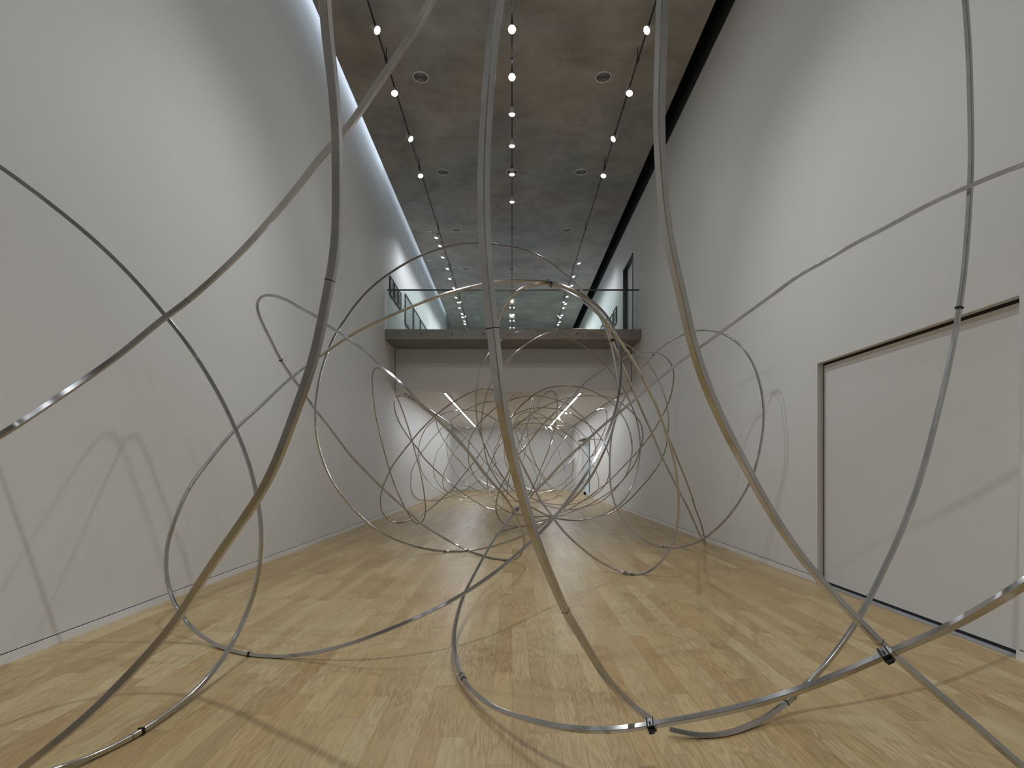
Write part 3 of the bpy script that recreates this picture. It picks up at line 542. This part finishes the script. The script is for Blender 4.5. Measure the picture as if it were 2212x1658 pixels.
 ('R4', 0, [(0.514,12.6,4.553),(0.73,12.72,4.554),(0.974,12.857,4.541),(1.224,13,4.486),(1.193,13.023,4.516),(1.542,13.242,4.422),(1.856,13.4,4.286),(2.188,13.466,4.052),(2.376,13.479,3.832),(2.59,13.5,3.562),(2.719,13.523,3.417),(2.799,13.545,3.271),(2.96,13.6,2.953),(3.071,13.65,2.708),(3.175,13.72,2.374),(3.245,13.8,1.935),(3.239,13.829,1.715),(3.196,13.864,1.384),(3.102,13.9,1.001),(2.903,13.927,0.603),(2.651,13.949,0.345),(2.339,14,0.161),(1.902,14.104,0.035),(1.514,14.12,0.014),(1.147,14.4,0.033),(0.92,14.632,0.065),(0.612,15,0.018),(0.27,15.193,0.042),(0.089,15.285,0.076),(-0.152,15.5,0.129),(-0.406,15.974,0.267),(-0.587,16.509,0.442),(-0.714,17,0.633),(-0.776,17,0.915),(-0.776,17,1.212)]),
 ('X', 0, [(-0.434,12.2,3.308),(-0.358,12.084,3.466),(-0.217,12,3.597),(0.147,11.973,3.955),(0.467,11.983,4.178),(0.799,12,4.336),(1.077,12.024,4.397),(0.959,12.039,4.385),(1.183,12.068,4.425),(1.52,12.1,4.439),(1.856,12.112,4.397),(2.113,12.114,4.325),(2.467,12.1,4.127),(2.66,12.07,4.009),(2.776,12.04,3.903),(2.965,12,3.685),(3.18,11.978,3.35),(3.357,11.979,2.91),(3.41,12,2.706),(3.458,12.064,2.373),(3.461,12.124,2.158),(3.436,12.3,1.713),(3.27,12.531,1.297),(2.993,13,0.814),(2.703,13.991,0.308),(2.433,14.8,0.045)]),
 ('X2', 0, [(-0.434,12.2,3.308),(-0.516,12.278,3.174),(-0.625,12.435,2.876),(-0.691,12.6,2.583),(-0.726,12.805,2.249),(-0.699,12.958,2.021),(-0.657,13.07,1.87),(-0.651,13.2,1.7),(-0.567,13.49,1.409),(-0.451,13.757,1.182),(-0.305,14,0.946),(-0.1,14.186,0.706),(0.15,14.336,0.474),(0.498,14.5,0.331),(0.832,14.5,0.144),(1.045,14.5,0.077)]),
 ('A2', 0, [(-0.204,17.5,2.775),(0.005,17,2.938),(0.193,16.948,3.058),(0.505,16.97,3.177),(0.819,17,3.228),(1.21,17,3.212),(1.522,17,3.157),(1.931,17,3.001),(1.98,17,2.954),(2.293,17,2.766),(2.605,17,2.5),(2.79,16.98,2.249),(2.912,16.966,2.014),(3.012,17,1.765),(3.06,17.138,1.4),(3.064,17.297,1.113),(3.004,17.5,0.836),(2.843,17.802,0.581),(2.62,18.191,0.363),(2.41,18.5,0.243),(2.005,19.024,0.071),(1.559,19.576,0.042),(1.239,20,0.059),(0.769,20.717,0.202),(0.605,20.997,0.282),(0.048,22,0.614)]),
 ('A3', 0, [(1.552,21,3.149),(1.3,20.985,3.302),(0.913,20.962,3.454),(0.586,21,3.496),(0.337,21.105,3.41),(0.163,21.265,3.21),(0.125,21.389,3.024),(0.145,21.5,2.835),(0.246,21.691,2.488),(0.45,21.902,2.116),(0.553,22,1.909),(1.072,22.26,1.321),(1.282,22.359,1.054),(1.497,22.5,0.638),(1.808,22.5,0.306),(2.118,22.5,0.12)]),
 ('A4', 0, [(0.231,14.5,0.397),(0.428,14.4,0.642),(0.585,14.342,0.923),(0.74,14.279,1.292),(0.906,14.2,1.724),(0.944,14.179,1.82),(1.042,14.094,2.167),(1.125,14,2.587),(1.147,13.954,2.84),(1.157,13.919,3.067),(1.117,13.904,3.231),(1.04,13.9,3.327),(0.951,13.902,3.34),(0.824,13.919,3.22),(0.736,13.944,3.095),(0.597,14,2.896),(0.509,14.058,2.722),(0.382,14.158,2.471),(0.241,14.3,2.113),(0.136,14.3,1.824),(0.005,14.3,1.495)]),
 ('A5', 0, [(3.286,20,2.402),(2.771,20,2.43),(2.329,20,2.826),(1.869,20,3.028),(1.607,20,3.12),(1.238,19.985,3.165),(0.778,19.965,3.163),(0.411,20,3.083),(0.006,20.12,2.927),(-0.329,20.274,2.733),(-0.521,20.5,2.296),(-0.678,20.685,2.019),(-0.65,21,1.596),(-0.615,21.133,1.441),(-0.39,21.596,1.005),(-0.054,22,0.654),(0.564,22.401,0.352),(0.985,22.615,0.28),(1.742,23,0.409)]),
 ('A6', 0, [(-0.417,20,2.402),(-0.141,20,2.734),(0.135,20,2.881),(0.503,20,2.973),(0.871,20,2.991),(1.239,20,2.918),(1.606,19.993,2.825),(1.973,19.98,2.622),(2.269,19.981,2.383),(2.476,20,2.145),(2.895,20.097,1.612),(2.994,20.14,1.42),(3.154,20.216,1.141),(3.223,20.3,0.842),(3.203,20.408,0.538),(2.963,20.568,0.286),(2.518,20.8,0.12),(2.04,20.8,0.063)]),
 ('A7', 0, [(1.664,25,3.289),(2.009,25,3.254),(2.333,24.967,3.263),(2.675,24.937,3.204),(2.911,25,3.024),(3.069,25.159,2.803),(3.14,25.452,2.469),(3.173,26,1.894),(3.019,26,1.343),(2.622,26,0.792)]),
 ('A8', 0, [(2.95,24,3.356),(2.685,24,3.113),(2.25,23.894,2.556),(1.921,23.904,2.139),(1.818,24,1.956),(1.51,24.747,1.337),(1.324,25.54,0.818),(1.3,26,0.473),(1.228,26,0.186)]),
 ('A9', 0, [(2.964,19,3.365),(3.023,18.61,3.376),(3.091,18.202,3.299),(3.123,18,3.162),(3.123,18.001,2.93),(3.086,18.172,2.661),(3.005,18.5,2.326),(2.894,18.887,1.998),(2.701,19.5,1.581),(2.343,19.5,1.096)]),
 ('A11', 0, [(0.169,25,2.426),(0.514,25,2.679),(1.204,25,3.047),(1.549,25,3.162),(1.778,24.992,3.116),(2.007,24.976,2.977),(2.451,25,2.633),(2.764,25.12,2.154),(2.821,25.224,1.809),(2.835,25.244,1.754),(2.829,25.5,1.218),(2.662,25.935,0.833),(2.355,26.5,0.504),(1.987,26.885,0.318),(1.323,27.465,0.27),(0.704,28,0.3)]),
 ('A12', 0, [(0.854,23,3.57),(1.022,22.987,3.4),(1.358,22.937,3.1),(1.7,23,2.597),(2.036,23.457,1.995),(2.04,23.502,1.945),(2.282,24,1.405),(2.392,24,0.853),(2.348,24,0.544)]),
 ('A13', 0, [(0.694,17,3.736),(0.636,17.136,3.487),(0.564,17.338,3.113),(0.505,17.5,2.807),(0.483,17.599,2.572),(0.527,17.714,2.254),(0.598,17.87,1.966),(0.652,18,1.814),(0.957,18.802,1.193),(1.201,19.383,0.831),(1.607,20,0.574)]),
 ('A14', 0, [(0.604,24,0.764),(0.813,25,0.393),(1.089,25,0.508),(1.333,24.83,0.629),(1.742,24.489,0.887),(2.26,24,1.316),(2.725,24,1.824),(2.905,24,2.032),(3.06,24,2.341)]),
 ('A15', 0, [(-0.057,17,1.18),(-0.12,17,0.915),(-0.155,17.492,0.595),(-0.176,18,0.307),(-0.16,18,0.158)]),
 ('A16', 0, [(-0.569,16,3.583),(-0.495,16,3.303),(-0.407,16,2.994),(-0.26,16,2.611)]),
 ('A17', 0, [(-2.25,17,2.954),(-2.083,17.165,2.874),(-1.828,17.45,2.658),(-1.439,18,2.251),(-1.112,18.697,1.803),(-0.847,19.317,1.437),(-0.509,20,1.07),(-0.233,20,0.758),(0.043,20,0.574)]),
 ('A18', 0, [(-0.182,17,3.282),(-0.104,17,3.173),(-0.026,17,3.032),(-0.01,17,2.844),(-0.002,17,2.61),(-0.057,17,2.375)]),
 ('A19', 0, [(-2.336,26,3.317),(-1.857,26,3.138),(-1.307,26,2.659),(-1.068,26,2.348),(-0.924,26,1.99),(-0.805,26,1.215),(-0.518,26,0.808)]),
 ('A20', 0, [(-0.27,20,2.274),(-0.287,19.957,1.996),(-0.233,20,1.556),(-0.106,20.34,1.271),(0.123,21,0.881),(0.432,21,0.63),(0.818,21,0.475)]),
 ('A21', 0, [(0.206,24,3.113),(0.448,23.948,2.801),(0.557,23.906,2.469),(0.582,24,2.12),(0.528,24.582,1.776),(0.468,25,1.589)]),
 ('A22', 0, [(0.339,24,2.186),(0.72,24.197,1.77),(0.903,24.326,1.45),(1.112,24.5,0.999),(1.157,24.5,0.616),(1.112,24.5,0.346)]),
 ('A23', 0, [(0.679,27,0.289),(0.928,27,0.14),(1.3,27,0.11),(1.673,27,0.115),(2.169,27,0.152),(2.79,27,0.289),(3.066,27,0.438)]),
 ('A24', 0, [(-3.359,29,0.154),(-3.156,29.1,0.23),(-2.617,29.356,0.247),(-2.223,29.5,0.263),(-1.817,29.516,0.173),(-1.565,29.5,0.201),(-1.157,29.5,0.323)]),
 ('A25', 0, [(-0.33,10.661,0.014),(-0.339,10.958,0.014),(-0.295,11.2,0.033),(-0.134,11.5,0.052),(0.113,11.859,0.076),(0.544,12.5,0.074),(0.885,13.3,0.088)]),
 ('A26', 0, [(0.536,18,0.456),(0.697,18.792,0.692),(0.775,19,0.789),(0.985,19.354,1.188),(1.258,19.722,1.855),(1.478,20,2.366)]),
]

S = 0.025

def spline(P, closed, step):
    P = [Vector(p) for p in P]
    n = len(P)
    out = []
    rng = range(n) if closed else range(n - 1)
    for i in rng:
        if closed: p0, p1, p2, p3 = P[(i-1) % n], P[i], P[(i+1) % n], P[(i+2) % n]
        else:
            p1, p2 = P[i], P[i+1]
            p0 = P[i-1] if i > 0 else p1 * 2 - p2
            p3 = P[i+2] if i + 2 < n else p2 * 2 - p1
        # centripetal Catmull-Rom
        d0 = max((p1-p0).length, 1e-4) ** 0.5; d1 = max((p2-p1).length, 1e-4) ** 0.5; d2 = max((p3-p2).length, 1e-4) ** 0.5
        t0 = 0; t1 = d0; t2 = t1 + d1; t3 = t2 + d2
        k = max(2, int((p2-p1).length / step))
        for j in range(k):
            t = t1 + (t2 - t1) * j / k
            A1 = p0*((t1-t)/(t1-t0)) + p1*((t-t0)/(t1-t0))
            A2 = p1*((t2-t)/(t2-t1)) + p2*((t-t1)/(t2-t1))
            A3 = p2*((t3-t)/(t3-t2)) + p3*((t-t2)/(t3-t2))
            B1 = A1*((t2-t)/(t2-t0)) + A2*((t-t0)/(t2-t0))
            B2 = A2*((t3-t)/(t3-t1)) + A3*((t-t1)/(t3-t1))
            out.append(B1*((t2-t)/(t2-t1)) + B2*((t-t1)/(t2-t1)))
    if not closed: out.append(P[-1])
    # even spacing
    src = out + ([out[0]] if closed else [])
    L = [0]
    for a, b2 in zip(src, src[1:]): L.append(L[-1] + (b2-a).length)
    m = max(8, int(L[-1] / step)); res = []; k = 0
    for j in range(m if closed else m + 1):
        t = L[-1] * j / m
        while k < len(L) - 2 and L[k+1] < t: k += 1
        u = (t - L[k]) / max(L[k+1] - L[k], 1e-9)
        res.append(src[k].lerp(src[k+1], u))
    return res

def smooth(P, closed, radius, step, passes=3):
    # Taubin smoothing: evens out the bends without shrinking the loop
    n = len(P)
    it = max(2, int((radius / step) ** 2 * passes))
    it = min(it, 160)
    for k in range(it):
        lam = 0.5 if k % 2 == 0 else -0.515
        Q = []
        for i in range(n):
            if not closed and (i == 0 or i == n-1): Q.append(P[i]); continue
            Q.append(P[i] + ((P[(i-1) % n] + P[(i+1) % n]) * 0.5 - P[i]) * lam)
        P = Q
    return P

def plane_normal(P):
    # direction in which the loop bends least (normal of the best-fit plane)
    acc = Vector((0, 0, 0)); n = len(P)
    st = max(1, n // 60)
    T = [(P[min(i+st, n-1)] - P[max(i-st, 0)]) for i in range(0, n, st)]
    for a, b2 in zip(T, T[1:]):
        if a.length < 1e-6 or b2.length < 1e-6: continue
        c = a.normalized().cross(b2.normalized())
        if c.dot(acc) < 0: c = -c
        acc += c
    return acc.normalized() if acc.length > 1e-6 else Vector((0, 1, 0))

def frame_at(P, closed, i, nrm):
    n = len(P)
    a = P[(i-1) % n] if (closed or i > 0) else P[i]
    b2 = P[(i+1) % n] if (closed or i < n-1) else P[i]
    t = (b2 - a).normalized()
    w = (nrm - t * nrm.dot(t))
    w = w.normalized() if w.length > 0.05 else t.orthogonal().normalized()
    v = t.cross(w).normalized()
    return t, w, v

CH = 0.0022
ROLL = {'A': 29, 'C': 28, 'D': 32, 'B': 15, 'G': 20, 'HF': 20, 'L': 20, 'M': 20, 'QN': 30}
def sweep(P, closed, nrm, roll, s=S):
    bm = BM(); h = s / 2; c = CH
    cr, sr = math.cos(roll), math.sin(roll)
    prof = [(-h+c, -h), (h-c, -h), (h, -h+c), (h, h-c), (h-c, h), (-h+c, h), (-h, h-c), (-h, -h+c)]
    prof = [(a*cr - b2*sr, a*sr + b2*cr) for a, b2 in prof]
    uvl = bm.loops.layers.uv.new('UVMap')
    frames = []; prev = None
    for i in range(len(P)):
        t, w, v = frame_at(P, closed, i, nrm)
        if prev is not None:
            # follow the previous frame gently where the tube leaves its plane
            pw = (prev - t * prev.dot(t)).normalized()
            if w.dot(pw) < 0: w = -w
            w = (pw * 0.85 + w * 0.15); w = (w - t * w.dot(t)).normalized(); v = t.cross(w)
        prev = w; frames.append((w, v))
    rings = [[bm.verts.new(p + w*a + v*b2) for a, b2 in prof] for p, (w, v) in zip(P, frames)]
    m = len(rings); acc = 0.0
    for i in range(m if closed else m-1):
        A, B = rings[i], rings[(i+1) % m]
        ln = (P[(i+1) % m] - P[i]).length
        for k in range(8):
            f = bm.faces.new((A[k], A[(k+1) % 8], B[(k+1) % 8], B[k])); f.smooth = True
            for lp, uv in zip(f.loops, ((k/8, acc), ((k+1)/8, acc), ((k+1)/8, acc+ln), (k/8, acc+ln))): lp[uvl].uv = uv
        acc += ln
    for i in range(m if closed else m-1):
        A, B = rings[i], rings[(i+1) % m]
        for k in range(8):
            e = bm.edges.get((A[k], B[k]))
            if e: e.smooth = False
    if not closed:
        bm.faces.new(rings[0][::-1]); bm.faces.new(rings[-1])
    return bm, frames

root = thing('loop_sculpture', 'huge tangle of square aluminium tube loops springing from the oak floor', 'sculpture', (0, 8.0, 0))
CURVES = {}
for name, closed, pts in TUBES:
    depth = sum(p[1] for p in pts) / len(pts)
    step = 0.03 if depth < 5 else (0.045 if depth < 9 else 0.07)
    P = spline(pts, closed, step)
    P = smooth(P, closed, 0.24 if depth < 6.2 else (0.15 if depth < 9 else 0.18), step)
    P = [Vector((max(XL + 0.03, min(XR - 0.03, p.x)), p.y, max(0.0135, p.z))) for p in P]
    nrm = plane_normal(P)
    bm, frames = sweep(P, closed, nrm, math.radians(ROLL.get(name, 8)))
    o = obj('metal_tube', bm, M_TUBE, root)
    o.location = (0, -8.0, 0)          # points are given in room coordinates
    CURVES[name] = (o, P, frames, closed)

def nearest(name, x, y, z):
    o, P, fr, closed = CURVES[name]
    q = Vector((x, y, z))
    i = min(range(1, len(P)-1), key=lambda k: (P[k]-q).length)
    t = (P[i+1]-P[i-1]).normalized()
    return o, P[i], t, fr[i][0], fr[i][1]

def clip(name, pos, kind='seam'):
    o, p, t, w, v = nearest(name, *pos)
    M = Matrix((w, v, t)).transposed().to_4x4() @ Matrix.Rotation(math.radians(ROLL.get(name, 8)), 4, 'Z'); M.translation = p
    bm = BM()
    def bx(a, b2, c, d2, e, f, mi=0):
        k = len(bm.verts)
        box(bm, a, b2, c, d2, e, f, mi)
        bm.verts.ensure_lookup_table()
        for vv in bm.verts[k:]: vv.co = M @ vv.co
    h = S/2
    if kind == 'seam': bx(-h-0.0006, h+0.0006, -h-0.0006, h+0.0006, -0.0012, 0.0012)
    elif kind == 'clip':
        bx(-h-0.004, h+0.004, -h-0.004, h+0.004, -0.006, 0.006)
        bx(-0.006, 0.006, h, h+0.014, -0.005, 0.005)
    elif kind == 'sleeve':
        bx(-h-0.003, h+0.003, -h-0.003, h+0.003, -0.032, -0.028)
        bx(-h-0.0015, h+0.0015, -h-0.0015, h+0.0015, -0.028, 0.028, 1)
        bx(-h-0.003, h+0.003, -h-0.003, h+0.003, 0.028, 0.032)
    elif kind == 'bracket':
        bx(-h-0.006, h+0.006, -h-0.006, h+0.006, -0.020, 0.020, 1)
        bx(-h-0.009, h+0.009, -h-0.009, h+0.009, -0.016, -0.010)
        bx(-h-0.009, h+0.009, -h-0.009, h+0.009, 0.010, 0.016)
        bx(-0.004, 0.004, h+0.005, h+0.030, -0.012, 0.012)
        bx(h+0.003, h+0.022, -0.008, 0.008, -0.004, 0.004, 1)
    obj('joint_' + kind if kind != 'clip' else 'joint_clip', bm, [M_CLIP, M_BRACKET], o)

for c in [
    ('A', (-0.576, 1.72, 1.963), 'seam'),
    ('B', (-1.687, 2.8, 2.22), 'seam'),
    ('C', (0.196, 2.1, 0.85), 'seam'),
    ('E', (2.783, 3.4, 2.375), 'clip'),
    ('HF', (0.622, 2.4, 0.264), 'bracket'),
    ('HF', (1.411, 2.05, 0.694), 'bracket'),
    ('D', (1.45, 2.15, 0.696), 'seam'),
    ('HF', (1.428, 2.05, 0.694), 'seam'),
    ('G', (-1.909, 2.75, 0.033), 'seam'),
    ('G', (-1.918, 2.84, 0.013), 'clip'),
    ('I', (-2.839, 4.8, 1.204), 'seam'),
    ('I', (-1.922, 4, 0.018), 'clip'),
    ('J', (-1.815, 8.5, 0.249), 'seam'),
    ('J', (-1.11, 8.85, 0.022), 'clip'),
    ('K', (-0.734, 8.75, 0.06), 'clip'),
    ('L', (1.447, 7, 0.017), 'bracket'),
    ('L', (1.519, 7, 0.005), 'clip'),
    ('HF', (-0.316, 3.45, 0.063), 'sleeve'),
    ('E', (1.551, 3.05, 0.092), 'sleeve'),
    ('L', (0.385, 5.97, 3.385), 'bracket'),
    ('I', (0.407, 6, 3.406), 'bracket'),
    ('M', (3.422, 7.45, 2.372), 'seam'),
    ('M', (2.538, 9.3, 0.031), 'clip'),
    ('M', (2.446, 9.4, 3.331), 'clip'),
    ('R4', (1.864, 14.1, 0.025), 'clip'),
    ('K', (-2.806, 6.2, 2.953), 'seam'),
    ('K', (-2.743, 6.5, 2.643), 'clip'),
    ('HF', (0.029, 6.9, 0.802), 'bracket'),
    ('C', (-0.053, 1.5, 1.763), 'seam'),
    ('S', (1.161, 6.4, 2.879), 'bracket'),
    ('P1', (-3.054, 12.3, 2.481), 'clip'),
    ('P1', (-2.292, 13, 0.043), 'clip'),
    ('R', (3.051, 13.9, 1.917), 'clip'),
    ('S', (2.969, 9.1, 0.963), 'seam'),
]: clip(*c)
